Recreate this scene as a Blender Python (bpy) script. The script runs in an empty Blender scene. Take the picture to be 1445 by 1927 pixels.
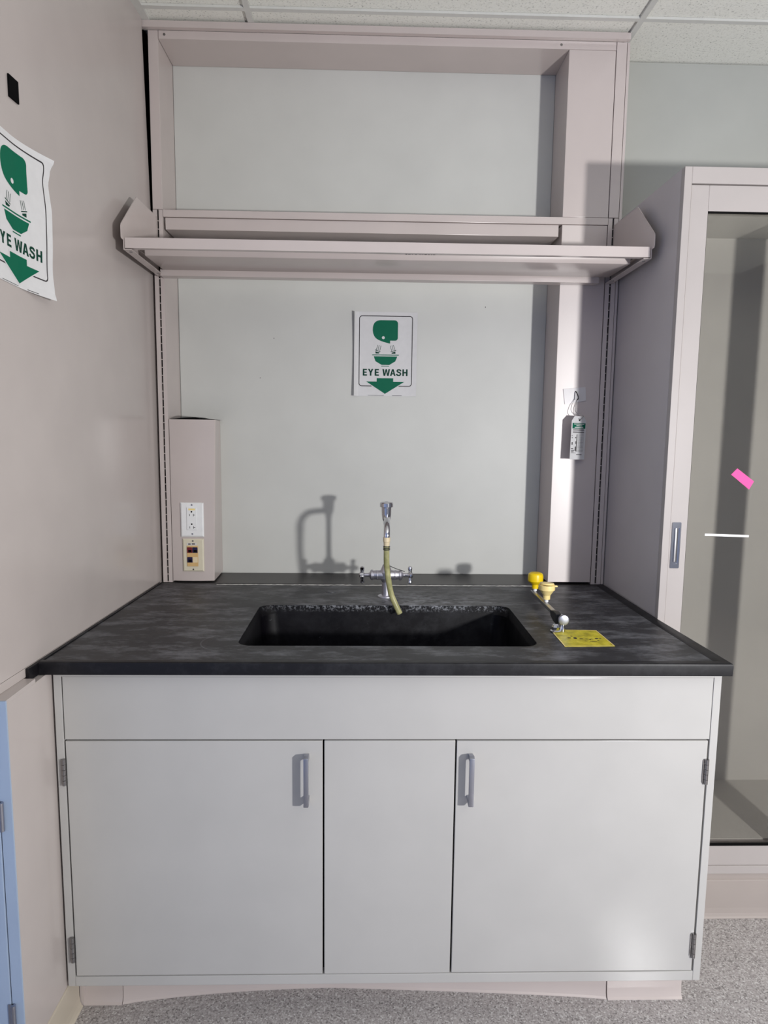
import bpy, bmesh, math, random
from mathutils import Vector, Matrix
random.seed(7)
SC = bpy.context.scene
COL = SC.collection

# ------------------------------------------------------------------ camera
def make_camera():
    f, pi, ya, ro = 1273.2, 0.1214, 0.0257, 0.0112
    fw = Vector((math.sin(ya)*math.cos(pi), math.cos(ya)*math.cos(pi), -math.sin(pi)))
    rt = Vector((math.cos(ya), -math.sin(ya), 0)); up = rt.cross(fw)
    r2 = rt*math.cos(ro) + up*math.sin(ro); u2 = up*math.cos(ro) - rt*math.sin(ro)
    cd = bpy.data.cameras.new('camera'); co = bpy.data.objects.new('camera', cd); COL.objects.link(co)
    cd.sensor_fit = 'VERTICAL'; cd.sensor_height = 24.0; cd.lens = 24.0*f/1927.0
    cd.clip_start = 0.02
    m = Matrix((r2, u2, -fw)).transposed().to_4x4(); m.translation = (0.7042, -1.4784, 1.4342)
    co.matrix_world = m
    SC.camera = co
make_camera()

# ------------------------------------------------------------------ world, lamp, exposure
W = bpy.data.worlds.new('world'); SC.world = W; W.use_nodes = True
bg = W.node_tree.nodes['Background']
bg.inputs['Strength'].default_value = 0.345
_wn = W.node_tree; _tc = _wn.nodes.new('ShaderNodeTexCoord'); _sx = _wn.nodes.new('ShaderNodeSeparateXYZ'); _wr = _wn.nodes.new('ShaderNodeValToRGB')
_wm = _wn.nodes.new('ShaderNodeMapRange'); _wm.inputs[1].default_value = -1.0; _wm.inputs[2].default_value = 1.0
_wn.links.new(_tc.outputs['Generated'], _sx.inputs[0]); _wn.links.new(_sx.outputs['X'], _wm.inputs[0]); _wn.links.new(_wm.outputs[0], _wr.inputs['Fac'])
_wr.color_ramp.elements[0].color = (1.05, 1.40, 2.45, 1); _wr.color_ramp.elements[0].position = 0.1      # cool daylight on the left of the room
_wr.color_ramp.elements[1].color = (0.62, 0.66, 0.78, 1); _wr.color_ramp.elements[1].position = 0.75
_wn.links.new(_wr.outputs['Color'], bg.inputs['Color'])
def lamp(name, loc, watts, radius, color):
    ld = bpy.data.lights.new(name, 'POINT'); ld.energy = watts; ld.shadow_soft_size = radius; ld.color = color
    lo = bpy.data.objects.new(name, ld); lo.location = loc; COL.objects.link(lo); return lo
lamp('work_lamp', (2.13, -1.72, 1.31), 197, 0.05, (1.0, 0.99, 0.985))
SC.view_settings.view_transform = 'Standard'; SC.view_settings.look = 'None'
SC.view_settings.exposure = -0.06; SC.view_settings.gamma = 1.0; SC.view_settings.use_curve_mapping = False

# ------------------------------------------------------------------ materials
def lin(c):
    return tuple(((v/255.0)/12.92 if v/255.0 <= 0.04045 else (((v/255.0)+0.055)/1.055)**2.4) for v in c) + (1,)
def new_mat(name):
    m = bpy.data.materials.new(name); m.use_nodes = True
    return m, m.node_tree, m.node_tree.nodes['Principled BSDF']
def coords(nt, scale=1.0, kind='Object'):
    t = nt.nodes.new('ShaderNodeTexCoord'); return t.outputs[kind]
def world_pos(nt):
    g = nt.nodes.new('ShaderNodeNewGeometry'); return g.outputs['Position']
def noise(nt, vec, scale, detail=3, rough=0.5):
    n = nt.nodes.new('ShaderNodeTexNoise'); n.inputs['Scale'].default_value = scale
    n.inputs['Detail'].default_value = detail; n.inputs['Roughness'].default_value = rough
    nt.links.new(vec, n.inputs['Vector']); return n.outputs['Fac']
def ramp(nt, fac, stops):
    r = nt.nodes.new('ShaderNodeValToRGB'); e = r.color_ramp.elements
    e[0].position, e[0].color = stops[0]; e[1].position, e[1].color = stops[1]
    for p, c in stops[2:]:
        k = e.new(p); k.color = c
    nt.links.new(fac, r.inputs['Fac']); return r.outputs['Color']
def mixc(nt, fac, a, b):
    m = nt.nodes.new('ShaderNodeMix'); m.data_type = 'RGBA'
    for s, v in ((m.inputs[0], fac), (m.inputs[6], a), (m.inputs[7], b)):
        if hasattr(v, 'is_linked'): nt.links.new(v, s)
        else: s.default_value = v
    return m.outputs[2]
def bump(nt, bsdf, height, strength, dist=0.001):
    b = nt.nodes.new('ShaderNodeBump'); b.inputs['Strength'].default_value = strength; b.inputs['Distance'].default_value = dist
    nt.links.new(height, b.inputs['Height']); nt.links.new(b.outputs['Normal'], bsdf.inputs['Normal'])
def math_n(nt, op, a, b=None, c=None):
    n = nt.nodes.new('ShaderNodeMath'); n.operation = op
    for i, v in enumerate((a, b, c)):
        if v is None: continue
        if hasattr(v, 'is_linked'): nt.links.new(v, n.inputs[i])
        else: n.inputs[i].default_value = v
    return n.outputs[0]

def paint(name, c, rough=0.4, peel=0.12, var=0.03, spec=0.5, scale=420):
    m, nt, b = new_mat(name); v = world_pos(nt)
    n = noise(nt, v, 6.0, 4)
    c0 = lin(c); lo = tuple(x*(1-var) for x in c0[:3])+(1,); hi = tuple(min(1, x*(1+var)) for x in c0[:3])+(1,)
    nt.links.new(ramp(nt, n, [(0.3, lo), (0.7, hi)]), b.inputs['Base Color'])
    b.inputs['Roughness'].default_value = rough; b.inputs['Specular IOR Level'].default_value = spec
    if peel: bump(nt, b, noise(nt, v, scale, 2), peel, 0.0006)
    return m
def plain(name, c, rough=0.5, metal=0.0, spec=0.5):
    m, nt, b = new_mat(name); v = world_pos(nt)
    n = noise(nt, v, 60.0, 2); c0 = lin(c)
    nt.links.new(ramp(nt, n, [(0.3, tuple(x*0.96 for x in c0[:3])+(1,)), (0.7, c0)]), b.inputs['Base Color'])
    b.inputs['Roughness'].default_value = rough; b.inputs['Metallic'].default_value = metal
    b.inputs['Specular IOR Level'].default_value = spec
    return m

M_TAUPE = paint('taupe enamel', (194, 183, 179), 0.25, 0.035)
def post_mat():
    m = paint('brushed taupe enamel', (194, 183, 179), 0.34, 0.0, 0.03, 0.6); nt = m.node_tree; b = nt.nodes['Principled BSDF']
    t = nt.nodes.new('ShaderNodeTangent'); t.direction_type = 'RADIAL'; t.axis = 'Z'; nt.links.new(t.outputs[0], b.inputs['Tangent'])
    b.inputs['Anisotropic'].default_value = 0.85; b.inputs['Anisotropic Rotation'].default_value = 0.25; return m
M_POST = post_mat()
M_WALL = paint('grey white wall', (176, 177, 171), 0.55, 0.06)
M_PANEL = paint('pale wall panel', (199, 199, 194), 0.5, 0.06)
M_SIDE = paint('taupe side panel', (182, 173, 169), 0.2, 0.035)
M_CAB = paint('light grey cabinet enamel', (177, 175, 172), 0.2, 0.035, 0.03, 0.45)
M_CASE = paint('warm white case enamel', (172, 165, 162), 0.42, 0.10, 0.03, 0.25)
M_CASESIDE = paint('case enamel lightened for shade', (190, 184, 184), 0.42, 0.10, 0.03, 0.3)  # same paint as the case front, colour lightened to lift the shaded side
M_CASEIN = paint('grey case lining', (190, 187, 182), 0.5, 0.08)
M_BLUE = paint('blue grey enamel', (156, 172, 194), 0.4, 0.10)
M_BLACK = plain('black void', (6, 6, 7), 0.9, 0, 0.1)
M_SLOT = plain('slot black', (10, 9, 9), 0.8, 0, 0.1)
M_CHROME = plain('chrome', (205, 205, 210), 0.12, 1.0)
M_SATIN = plain('satin aluminium', (168, 170, 180), 0.38, 1.0)
M_STEEL = plain('worn steel', (150, 148, 148), 0.3, 1.0)
M_DULLCHROME = plain('dull plated brass', (200, 198, 206), 0.42, 1.0)
M_PAPER = plain('white paper', (212, 211, 211), 0.7, 0, 0.2)
M_GREEN = plain('sign green', (0, 98, 72), 0.6, 0, 0.2)
M_INK = plain('dark grey ink', (58, 54, 56), 0.6, 0, 0.2)
M_GREENINK = plain('dark green ink', (6, 58, 44), 0.6, 0, 0.2)
M_WHITEPL = plain('white plastic', (236, 236, 236), 0.35)
M_PLATE = plain('translucent white plastic', (206, 202, 202), 0.3)
M_IVORY = plain('ivory plastic', (216, 208, 186), 0.4)
M_TAN = plain('tan plastic', (212, 176, 120), 0.45)
M_RED = plain('dark red plastic', (110, 24, 36), 0.4)
M_NAVY = plain('navy plastic', (30, 24, 66), 0.4)
M_YELLOW = plain('yellow plastic', (240, 205, 10), 0.35)
M_PALEYEL = plain('pale yellow plastic', (246, 222, 150), 0.4)
M_PINK = plain('pink paper', (236, 92, 158), 0.7, 0, 0.2)
M_BEIGE = plain('beige plastic', (226, 208, 172), 0.4)
M_BLKRUB = plain('black rubber', (22, 22, 24), 0.5)
M_COVE = paint('taupe vinyl base', (190, 179, 174), 0.25, 0.05, 0.03, 0.5)
M_TBAR = plain('white grid metal', (205, 205, 200), 0.4)
M_PLINTH = paint('taupe plinth vinyl', (166, 156, 150), 0.35, 0.05)
M_CREAM = paint('cream vinyl base', (188, 178, 162), 0.35, 0.05)

def glass_mat():
    m = bpy.data.materials.new('grey green glass'); m.use_nodes = True; nt = m.node_tree; nt.nodes.clear()
    o = nt.nodes.new('ShaderNodeOutputMaterial'); mx = nt.nodes.new('ShaderNodeMixShader')
    t = nt.nodes.new('ShaderNodeBsdfTransparent'); t.inputs['Color'].default_value = (0.885, 0.88, 0.865, 1)
    g = nt.nodes.new('ShaderNodeBsdfGlossy'); g.inputs['Roughness'].default_value = 0.03
    fr = nt.nodes.new('ShaderNodeFresnel'); fr.inputs['IOR'].default_value = 1.45
    nt.links.new(fr.outputs[0], mx.inputs[0]); nt.links.new(t.outputs[0], mx.inputs[1]); nt.links.new(g.outputs[0], mx.inputs[2])
    nt.links.new(mx.outputs[0], o.inputs['Surface']); return m
M_GLASS = glass_mat()

def hose_mat():
    m, nt, b = new_mat('yellowed clear tubing'); v = world_pos(nt)
    nt.links.new(ramp(nt, noise(nt, v, 45, 3), [(0.3, lin((150, 150, 100))), (0.7, lin((205, 200, 150)))]), b.inputs['Base Color'])
    b.inputs['Roughness'].default_value = 0.18; b.inputs['Transmission Weight'].default_value = 0.25; b.inputs['IOR'].default_value = 1.4
    return m
M_HOSE = hose_mat()

def epoxy_mat(name, base, stain_strength, rim=False):
    m, nt, b = new_mat(name); v = world_pos(nt)
    n1 = noise(nt, v, 5.5, 6, 0.6)
    c = ramp(nt, n1, [(0.32, lin(base)), (0.72, lin(tuple(x*1.2 for x in base)))])
    # chalky hard-water deposit, thickest behind the basin
    sx = nt.nodes.new('ShaderNodeSeparateXYZ'); nt.links.new(v, sx.inputs[0])
    dx = math_n(nt, 'ABSOLUTE', math_n(nt, 'SUBTRACT', sx.outputs['X'], 0.86))
    dy = math_n(nt, 'ABSOLUTE', math_n(nt, 'SUBTRACT', sx.outputs['Y'], 0.52))
    near = math_n(nt, 'SUBTRACT', 1.0, math_n(nt, 'ADD', math_n(nt, 'MULTIPLY', dx, 2.2), math_n(nt, 'MULTIPLY', dy, 4.6)))
    near = math_n(nt, 'MAXIMUM', near, 0.0)
    mp = nt.nodes.new('ShaderNodeMapping'); mp.inputs['Scale'].default_value = (1, 2.2, 1); nt.links.new(v, mp.inputs['Vector'])
    n2 = noise(nt, mp.outputs[0], 22, 8, 0.7)
    spots = math_n(nt, 'MULTIPLY', math_n(nt, 'MAXIMUM', math_n(nt, 'SUBTRACT', n2, 0.44), 0.0), 5.0)
    amt = math_n(nt, 'MINIMUM', math_n(nt, 'MULTIPLY', math_n(nt, 'MULTIPLY', spots, near), stain_strength), 0.75)
    n3 = noise(nt, mp.outputs[0], 9, 8, 0.75)
    haze = math_n(nt, 'MULTIPLY', math_n(nt, 'MAXIMUM', math_n(nt, 'SUBTRACT', n3, 0.47), 0.0), 2.1*min(1, stain_strength))
    amt = math_n(nt, 'ADD', amt, haze)
    if not rim:  # faint dried ring near the front left
        rx = math_n(nt, 'SUBTRACT', sx.outputs['X'], 0.369); ry = math_n(nt, 'SUBTRACT', sx.outputs['Y'], 0.135)
        rd = math_n(nt, 'SQRT', math_n(nt, 'ADD', math_n(nt, 'MULTIPLY', rx, rx), math_n(nt, 'MULTIPLY', ry, ry)))
        ring = math_n(nt, 'SUBTRACT', 1.0, math_n(nt, 'MULTIPLY', math_n(nt, 'ABSOLUTE', math_n(nt, 'SUBTRACT', rd, 0.066)), 380.0)); ring.node.use_clamp = True
        amt = math_n(nt, 'ADD', amt, math_n(nt, 'MULTIPLY', math_n(nt, 'MULTIPLY', ring, noise(nt, v, 30, 4)), 0.3*min(1, stain_strength)))
    if rim: b.inputs['Specular IOR Level'].default_value = 0.18
    if rim:      # lime scale on the rear rim of the basin
        zz = math_n(nt, 'MULTIPLY', math_n(nt, 'SUBTRACT', sx.outputs['Z'], 0.893), 55.0); zz.node.use_clamp = True
        yy = math_n(nt, 'MULTIPLY', math_n(nt, 'SUBTRACT', sx.outputs['Y'], 0.455), 40.0); yy.node.use_clamp = True
        xx = math_n(nt, 'SUBTRACT', 1.25, math_n(nt, 'MULTIPLY', dx, 2.2)); xx.node.use_clamp = True
        sp = math_n(nt, 'MULTIPLY', math_n(nt, 'SUBTRACT', noise(nt, v, 130, 5, 0.7), 0.5), 9.0); sp.node.use_clamp = True
        amt = math_n(nt, 'ADD', amt, math_n(nt, 'MULTIPLY', math_n(nt, 'MULTIPLY', zz, yy), math_n(nt, 'MULTIPLY', xx, sp)))
        sp2 = math_n(nt, 'MULTIPLY', math_n(nt, 'SUBTRACT', noise(nt, v, 34, 6, 0.7), 0.66), 4.0); sp2.node.use_clamp = True
        amt = math_n(nt, 'ADD', amt, math_n(nt, 'MULTIPLY', sp2, 0.5)); amt.node.use_clamp = True
    nt.links.new(mixc(nt, amt, c, lin((146, 148, 154))), b.inputs['Base Color'])
    if not rim: b.inputs['Specular IOR Level'].default_value = 0.35
    rr = nt.nodes.new('ShaderNodeMapRange'); nt.links.new(n1, rr.inputs[0])
    rr.inputs[3].default_value = 0.34; rr.inputs[4].default_value = 0.58
    nt.links.new(rr.outputs[0], b.inputs['Roughness'])
    bump(nt, b, noise(nt, v, 90, 4), 0.15, 0.001)
    return m
M_EPOXY = epoxy_mat('black epoxy resin', (37, 37, 40), 1.0)
M_EDGE = epoxy_mat('black epoxy edge', (11, 10, 14), 0.12)
M_BASIN = epoxy_mat('black basin resin', (4, 3, 7), 0.05, True)
M_LEDGE = paint('black laminate ledge', (52, 50, 50), 0.4, 0.05)
M_CRUST = plain('white mineral crust', (196, 194, 190), 0.8)

def floor_mat():
    m, nt, b = new_mat('speckled vinyl floor'); v = world_pos(nt)
    vo = nt.nodes.new('ShaderNodeTexVoronoi'); vo.inputs['Scale'].default_value = 300; nt.links.new(v, vo.inputs['Vector'])
    sp = nt.nodes.new('ShaderNodeSeparateColor'); nt.links.new(vo.outputs['Color'], sp.inputs[0])
    c = ramp(nt, sp.outputs[0], [(0.0, lin((92, 87, 86))), (0.15, lin((138, 132, 130))), (0.5, lin((160, 154, 151))), (0.84, lin((176, 171, 168))), (0.97, lin((204, 201, 198)))])
    nt.links.new(mixc(nt, 0.25, c, lin((158, 154, 153))), b.inputs['Base Color'])
    b.inputs['Roughness'].default_value = 0.12
    bump(nt, b, noise(nt, v, 60, 2), 0.02, 0.001)
    return m
M_FLOOR = floor_mat()
def tile_mat():
    m, nt, b = new_mat('fissured ceiling tile'); v = world_pos(nt)
    n = noise(nt, v, 170, 5, 0.65)
    c = ramp(nt, n, [(0.30, lin((150, 150, 145))), (0.42, lin((230, 230, 222))), (0.8, lin((240, 240, 233)))])
    nt.links.new(c, b.inputs['Base Color']); b.inputs['Roughness'].default_value = 0.9
    bump(nt, b, n, 0.5, 0.002); return m
M_TILE = tile_mat()
def yellow_sign_mat():
    m, nt, b = new_mat('worn yellow sticker'); v = world_pos(nt)
    n = noise(nt, v, 38, 5, 0.6)
    nt.links.new(ramp(nt, n, [(0.32, lin((150, 140, 24))), (0.6, lin((206, 192, 44))), (0.78, lin((222, 206, 110)))]), b.inputs['Base Color'])
    b.inputs['Roughness'].default_value = 0.45; return m
M_YSIGN = yellow_sign_mat()

# ------------------------------------------------------------------ mesh helpers
def box(bm, x0, x1, y0, y1, z0, z1, bev=0.0, seg=2):
    vs = [bm.verts.new((x, y, z)) for x in (x0, x1) for y in (y0, y1) for z in (z0, z1)]
    fs = []
    for q in ((0, 1, 3, 2), (4, 6, 7, 5), (0, 4, 5, 1), (2, 3, 7, 6), (0, 2, 6, 4), (1, 5, 7, 3)):
        fs.append(bm.faces.new([vs[i] for i in q]))
    if bev > 0:
        es = list({e for f in fs for e in f.edges})
        bmesh.ops.bevel(bm, geom=es, offset=bev, segments=seg, affect='EDGES', profile=0.5)
def prism(bm, pts, axis, a, b, bev=0.0):
    """extrude a 2-D outline along an axis: axis 'x' takes (y,z), 'y' takes (x,z), 'z' takes (x,y)"""
    def P(p, t):
        return {'x': (t, p[0], p[1]), 'y': (p[0], t, p[1]), 'z': (p[0], p[1], t)}[axis]
    v0 = [bm.verts.new(P(p, a)) for p in pts]; v1 = [bm.verts.new(P(p, b)) for p in pts]
    n = len(pts); fs = [bm.faces.new(v0), bm.faces.new(v1[::-1])]
    for i in range(n): fs.append(bm.faces.new((v0[i], v1[i], v1[(i+1) % n], v0[(i+1) % n])))
    if bev > 0:
        bmesh.ops.bevel(bm, geom=list({e for f in fs for e in f.edges}), offset=bev, segments=2, affect='EDGES', profile=0.5)
def frame_of(d):
    d = Vector(d).normalized(); a = Vector((0, 0, 1)) if abs(d.z) < 0.9 else Vector((1, 0, 0))
    u = d.cross(a).normalized(); return u, d.cross(u).normalized()
def lathe(bm, base, axis, prof, n=24, caps=True):
    """prof: list of (t along axis, radius)"""
    if n > 8: n = max(n, 22)
    base = Vector(base); ax = Vector(axis).normalized(); u, w = frame_of(ax); rings = []
    for t, r in prof:
        rings.append([bm.verts.new(base + ax*t + (u*math.cos(k*2*math.pi/n) + w*math.sin(k*2*math.pi/n))*max(r, 1e-5)) for k in range(n)])
    for a, b in zip(rings, rings[1:]):
        for k in range(n): bm.faces.new((a[k], a[(k+1) % n], b[(k+1) % n], b[k]))
    if caps:
        bm.faces.new(rings[0][::-1]); bm.faces.new(rings[-1])
def cyl(bm, p0, p1, r, n=20):
    d = Vector(p1) - Vector(p0); lathe(bm, p0, d, [(0, r), (d.length, r)], n)
def tube(bm, path, r, n=14, caps=True):
    n = max(n, 20); path = [Vector(p) for p in path]; rings = []; u = None
    for i, p in enumerate(path):
        d = (path[min(i+1, len(path)-1)] - path[max(i-1, 0)]).normalized()
        if u is None: u, w = frame_of(d)
        else:
            u = (u - d*u.dot(d)).normalized(); w = d.cross(u)
        rr = r[i] if isinstance(r, (list, tuple)) else r
        rings.append([bm.verts.new(p + (u*math.cos(k*2*math.pi/n) + w*math.sin(k*2*math.pi/n))*rr) for k in range(n)])
    for a, b in zip(rings, rings[1:]):
        for k in range(n): bm.faces.new((a[k], a[(k+1) % n], b[(k+1) % n], b[k]))
    if caps:
        bm.faces.new(rings[0][::-1]); bm.faces.new(rings[-1])
def spline(pts, n=8):
    pts = [Vector(p) for p in pts]; out = []
    for i in range(len(pts)-1):
        p0 = pts[max(i-1, 0)]; p1 = pts[i]; p2 = pts[i+1]; p3 = pts[min(i+2, len(pts)-1)]
        for k in range(n):
            t = k/n
            out.append(0.5*((2*p1) + (p2-p0)*t + (2*p0-5*p1+4*p2-p3)*t*t + (3*p1-p0-3*p2+p3)*t**3))
    out.append(pts[-1]); return out
def rrect(x0, x1, y0, y1, r, n=6):
    o = []
    for cx, cy, a0 in ((x1-r, y1-r, 0), (x0+r, y1-r, 90), (x0+r, y0+r, 180), (x1-r, y0+r, 270)):
        for k in range(n+1):
            a = math.radians(a0 + 90*k/n); o.append((cx+r*math.cos(a), cy+r*math.sin(a)))
    return o
def plate_with_hole(bm, outer, inner, z0, z1):
    def loop(pts, z): return [bm.verts.new((p[0], p[1], z)) for p in pts]
    for z, flip in ((z1, False), (z0, True)):
        lo, li = loop(outer, z), loop(inner, z)
        es = []
        for L in (lo, li):
            for i in range(len(L)): es.append(bm.edges.new((L[i], L[(i+1) % len(L)])))
        bmesh.ops.triangle_fill(bm, edges=es, use_beauty=True)
        if not flip: to, ti = lo, li
        else: bo, bi = lo, li
    for T, B in ((to, bo), (ti, bi)):
        for i in range(len(T)): bm.faces.new((T[i], T[(i+1) % len(T)], B[(i+1) % len(B)], B[i]))
    bmesh.ops.recalc_face_normals(bm, faces=bm.faces[:])

def world_off(p):
    o = Vector((0, 0, 0))
    while p is not None: o += p.location; p = p.parent
    return o
def obj(name, bm, mat, parent=None, smooth=False, label=None, kind=None, autosmooth=True):
    bmesh.ops.recalc_face_normals(bm, faces=bm.faces[:])
    me = bpy.data.meshes.new(name); 
    if parent is not None:
        off = world_off(parent)
    else:
        xs = [v.co for v in bm.verts]
        off = Vector(((min(c.x for c in xs)+max(c.x for c in xs))/2, (min(c.y for c in xs)+max(c.y for c in xs))/2, min(c.z for c in xs)))
    for v in bm.verts: v.co -= off
    if smooth:
        for f in bm.faces: f.smooth = True
        for e in bm.edges:
            if len(e.link_faces) == 2 and e.calc_face_angle(0) > math.radians(21): e.smooth = False
    bm.to_mesh(me); bm.free()
    for m in (mat if isinstance(mat, (list, tuple)) else [mat]): me.materials.append(m)
    o = bpy.data.objects.new(name, me); COL.objects.link(o)
    if parent is not None: o.parent = parent
    else: o.location = off
    if label: o['label'] = label
    if kind: o['kind'] = kind
    return o
def tag(o, label, cat, group=None):
    o['label'] = label; o['category'] = cat
    if group: o['group'] = group
    return o
def thing(name, loc, label, cat, group=None):
    o = bpy.data.objects.new(name, None); o.empty_display_size = 0.05; o.location = loc; COL.objects.link(o)
    return tag(o, label, cat, group)
def B(*a, **k):
    bm = bmesh.new(); box(bm, *a, **k); return bm
def part(name, parent, mat, *a, **k):
    lab = k.pop('label', None); return obj(name, B(*a, **k), mat, parent, smooth=bool(k.get('bev')), label=lab)
def structure(name, bm, mat, parent=None):
    return obj(name, bm, mat, parent, kind='structure')

# ------------------------------------------------------------------ the room
D1, D2, H = 0.78, 0.94, 2.668      # service frame face, back wall, ceiling
structure('floor', B(-1.2, 3.6, -3.2, 1.0, -0.05, 0.0), M_FLOOR)
bm = bmesh.new()
ceil = structure('ceiling', B(-1.2, 3.6, -3.2, 1.0, H+0.004, H+0.05), M_TILE)
bm = bmesh.new()
for x in (0.338, 1.519, 2.70): box(bm, x-0.009, x+0.009, -3.2, D2, H-0.004, H+0.003)
xs_ = (0.0, 0.329, 0.347, 1.510, 1.528, 2.691)
for y in (0.701, 0.091, -0.519):
    for a, b_ in ((0.03, 0.329), (0.347, 1.510), (1.528, 2.691), (2.709, 3.6)):
        box(bm, a, b_, y-0.008, y+0.008, H-0.004, H+0.003)
box(bm, 0.001, 0.03, -3.2, 0.80, H-0.004, H+0.003)
structure('ceiling_grid', bm, M_TBAR, ceil)
structure('wall_back', B(-1.0, 3.6, D2, D2+0.06, 0.0, H), M_WALL)
TILT = Matrix.Translation((0.010, 0.78, 0)) @ Matrix.Rotation(-0.042, 4, 'Z') @ Matrix.Translation((0, -0.78, 0))
def tilt(bm): bmesh.ops.transform(bm, matrix=TILT, verts=bm.verts[:]); return bm
# left side: a tall metal panel whose rear edge leaves a dark tapering slit beside the frame
bm = bmesh.new()
prism(bm, [(-0.22, 0.918), (0.918, 0.918), (0.918, 2.118), (0.788, 2.118), (0.757, 2.648), (0.7565, H-0.001), (-0.22, H-0.001)], 'x', -0.012, 0.0)
box(bm, -0.85, -0.0125, -0.22, 0.70, 0.918, H-0.001)
structure('wall_left', tilt(bm), M_SIDE)
structure('trim_1', tilt(B(-0.014, 0.0, -0.22, 0.91, 0.8975, 0.917)), M_SIDE)
structure('trim_2', B(0.002, 1.512, D1-0.016, D1+0.0, 2.6445, H-0.0045), M_TAUPE)
structure('slit_shade', tilt(B(-0.05, -0.013, 0.705, 0.915, 1.9, 2.66)), M_BLACK)  # black block painting the shade deep inside the slit

def cove(bm, pts2, height, t=0.004, foot=0.012, out=(0, -1)):
    """vinyl cove base swept along a floor polyline; out = outward direction"""
    prof = [(0, height), (t*0.8, height-0.001), (t, height-0.005), (t, 0.03), (t+foot*0.18, 0.014), (t+foot*0.55, 0.005), (t+foot, 0.0015), (t+foot, 0), (0, 0)]
    rows = [[bm.verts.new((x+out[0]*d, y+out[1]*d, z)) for d, z in prof] for x, y in pts2]
    for a, b in zip(rows, rows[1:]):
        for i in range(len(prof)): bm.faces.new((a[i], a[(i+1) % len(prof)], b[(i+1) % len(prof)], b[i]))
    bm.faces.new(rows[0]); bm.faces.new(rows[-1][::-1])

# ------------------------------------------------------------------ left-hand blue base cabinet
lc = thing('base_cabinet', (-0.30, 0.35, 0), 'blue-fronted base cabinet under the left wall panel, at the left edge', 'cabinet')
bm = bmesh.new(); box(bm, -0.598, -0.0015, -0.186, 0.90, 0.104, 0.888, bev=0.001); box(bm, -0.598, -0.0015, -0.186, -0.068, 0.888, 0.897)
obj('cabinet_body', bm, M_SIDE, lc)
bm = bmesh.new()
box(bm, -0.022, 0.0, -0.191, -0.1865, 0.104, 0.897); box(bm, -0.598, -0.576, -0.191, -0.1865, 0.104, 0.897)
box(bm, -0.576, -0.022, -0.191, -0.1865, 0.733, 0.897); box(bm, -0.576, -0.022, -0.191, -0.1865, 0.104, 0.135)
obj('front_frame', bm, M_BLUE, lc, label='blue painted front frame')
dr = part('door', lc, M_BLUE, -0.573, -0.0245, -0.193, -0.1867, 0.1385, 0.730, bev=0.001)
for z in (0.63, 0.185):
    bm = bmesh.new(); cyl(bm, (-0.0175, -0.197, z), (-0.0175, -0.197, z+0.06), 0.005, 12); box(bm, -0.0285, -0.0175, -0.1955, -0.1935, z, z+0.06)
    obj('hinge', bm, M_SATIN, dr, smooth=True)
bm = bmesh.new(); cove(bm, [(-0.0035, -0.128), (-0.0035, 0.0625)], 0.1035, foot=0.008, out=(1, 0))
box(bm, -0.55, -0.0037, -0.12, 0.0625, 0.0, 0.1035)
obj('cove_base', bm, M_CREAM, lc)

# ------------------------------------------------------------------ sink cabinet
sc = thing('sink_cabinet', (0.765, 0.35, 0), 'wide light grey metal sink base cabinet with two hinged doors under the black countertop', 'cabinet')
CX0, CX1, CZ0, CZ1 = 0.004, 1.524, 0.1106, 0.888
bm = bmesh.new()
box(bm, CX0, 0.0213, 0.0, 0.70, CZ0, CZ1, bev=0.0012)
box(bm, 1.506, CX1, 0.0, 0.03, CZ0, CZ1, bev=0.0012); box(bm, 1.506, 1.5195, 0.03, 0.70, CZ0, CZ1)
box(bm, 0.0213, 1.506, 0.0, 0.70, CZ0, 0.1352, bev=0.0012)
box(bm, 0.0213, 1.506, 0.68, 0.70, 0.1352, CZ1)
box(bm, 0.0213, 1.506, 0.0, 0.045, 0.876, CZ1)
obj('carcass', bm, M_CAB, sc, smooth=True)
obj('apron_panel', B(0.0238, 1.5048, 0.0003, 0.02, 0.7275, 0.8755, bev=0.0008), M_CAB, sc, smooth=True)
obj('center_panel', B(0.6113, 0.9128, 0.0003, 0.02, 0.1368, 0.7245, bev=0.0012), M_CAB, sc, smooth=True)
obj('shadow_backing', B(0.0225, 1.5055, 0.022, 0.024, 0.136, 0.875), M_BLACK, sc, label='black sheet standing in for the shade behind the door gaps')  # shade inside the cabinet, put in as a black sheet
def handle(parent, xc, z0, z1):
    bm = bmesh.new(); w = 0.0055; d = 0.032
    prof = [(0.0, z0+0.006), (-d+0.008, z0), (-d, z0+0.004), (-d, z1-0.004), (-d+0.008, z1), (0.0, z1-0.006),
            (0.0, z1-0.017), (-d+0.011, z1-0.013), (-d+0.008, z1-0.016), (-d+0.008, z0+0.016), (-d+0.011, z0+0.013), (0.0, z0+0.017)]
    prism(bm, prof, 'x', xc-w, xc+w, 0.001)
    return obj('handle', bm, M_SATIN, parent, smooth=True, label='satin metal bar handle')
def hinge(parent, xc, z0, z1, side):
    bm = bmesh.new(); n = 5; h = (z1-z0)/n
    for k in range(n): cyl(bm, (xc, -0.0048, z0+k*h+0.0004), (xc, -0.0048, z0+(k+1)*h-0.0004), 0.0046, 14)
    s = side
    prism(bm, [(xc, z0+0.001), (xc+s*0.006, z0+0.001), (xc+s*0.008, z0+0.004), (xc+s*0.008, z1-0.004), (xc+s*0.006, z1-0.001), (xc, z1-0.001)], 'y', -0.0028, -0.0006)
    return obj('hinge', bm, M_STEEL, parent, smooth=True, label='steel knuckle hinge')
dl = obj('door', B(0.0248, 0.6073, -0.0006, 0.018, 0.1382, 0.7243, bev=0.0014), M_CAB, sc, smooth=True)
handle(dl, 0.5715, 0.576, 0.700); hinge(dl, 0.0205, 0.620, 0.683, -1); hinge(dl, 0.0205, 0.178, 0.2405, -1)
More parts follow.
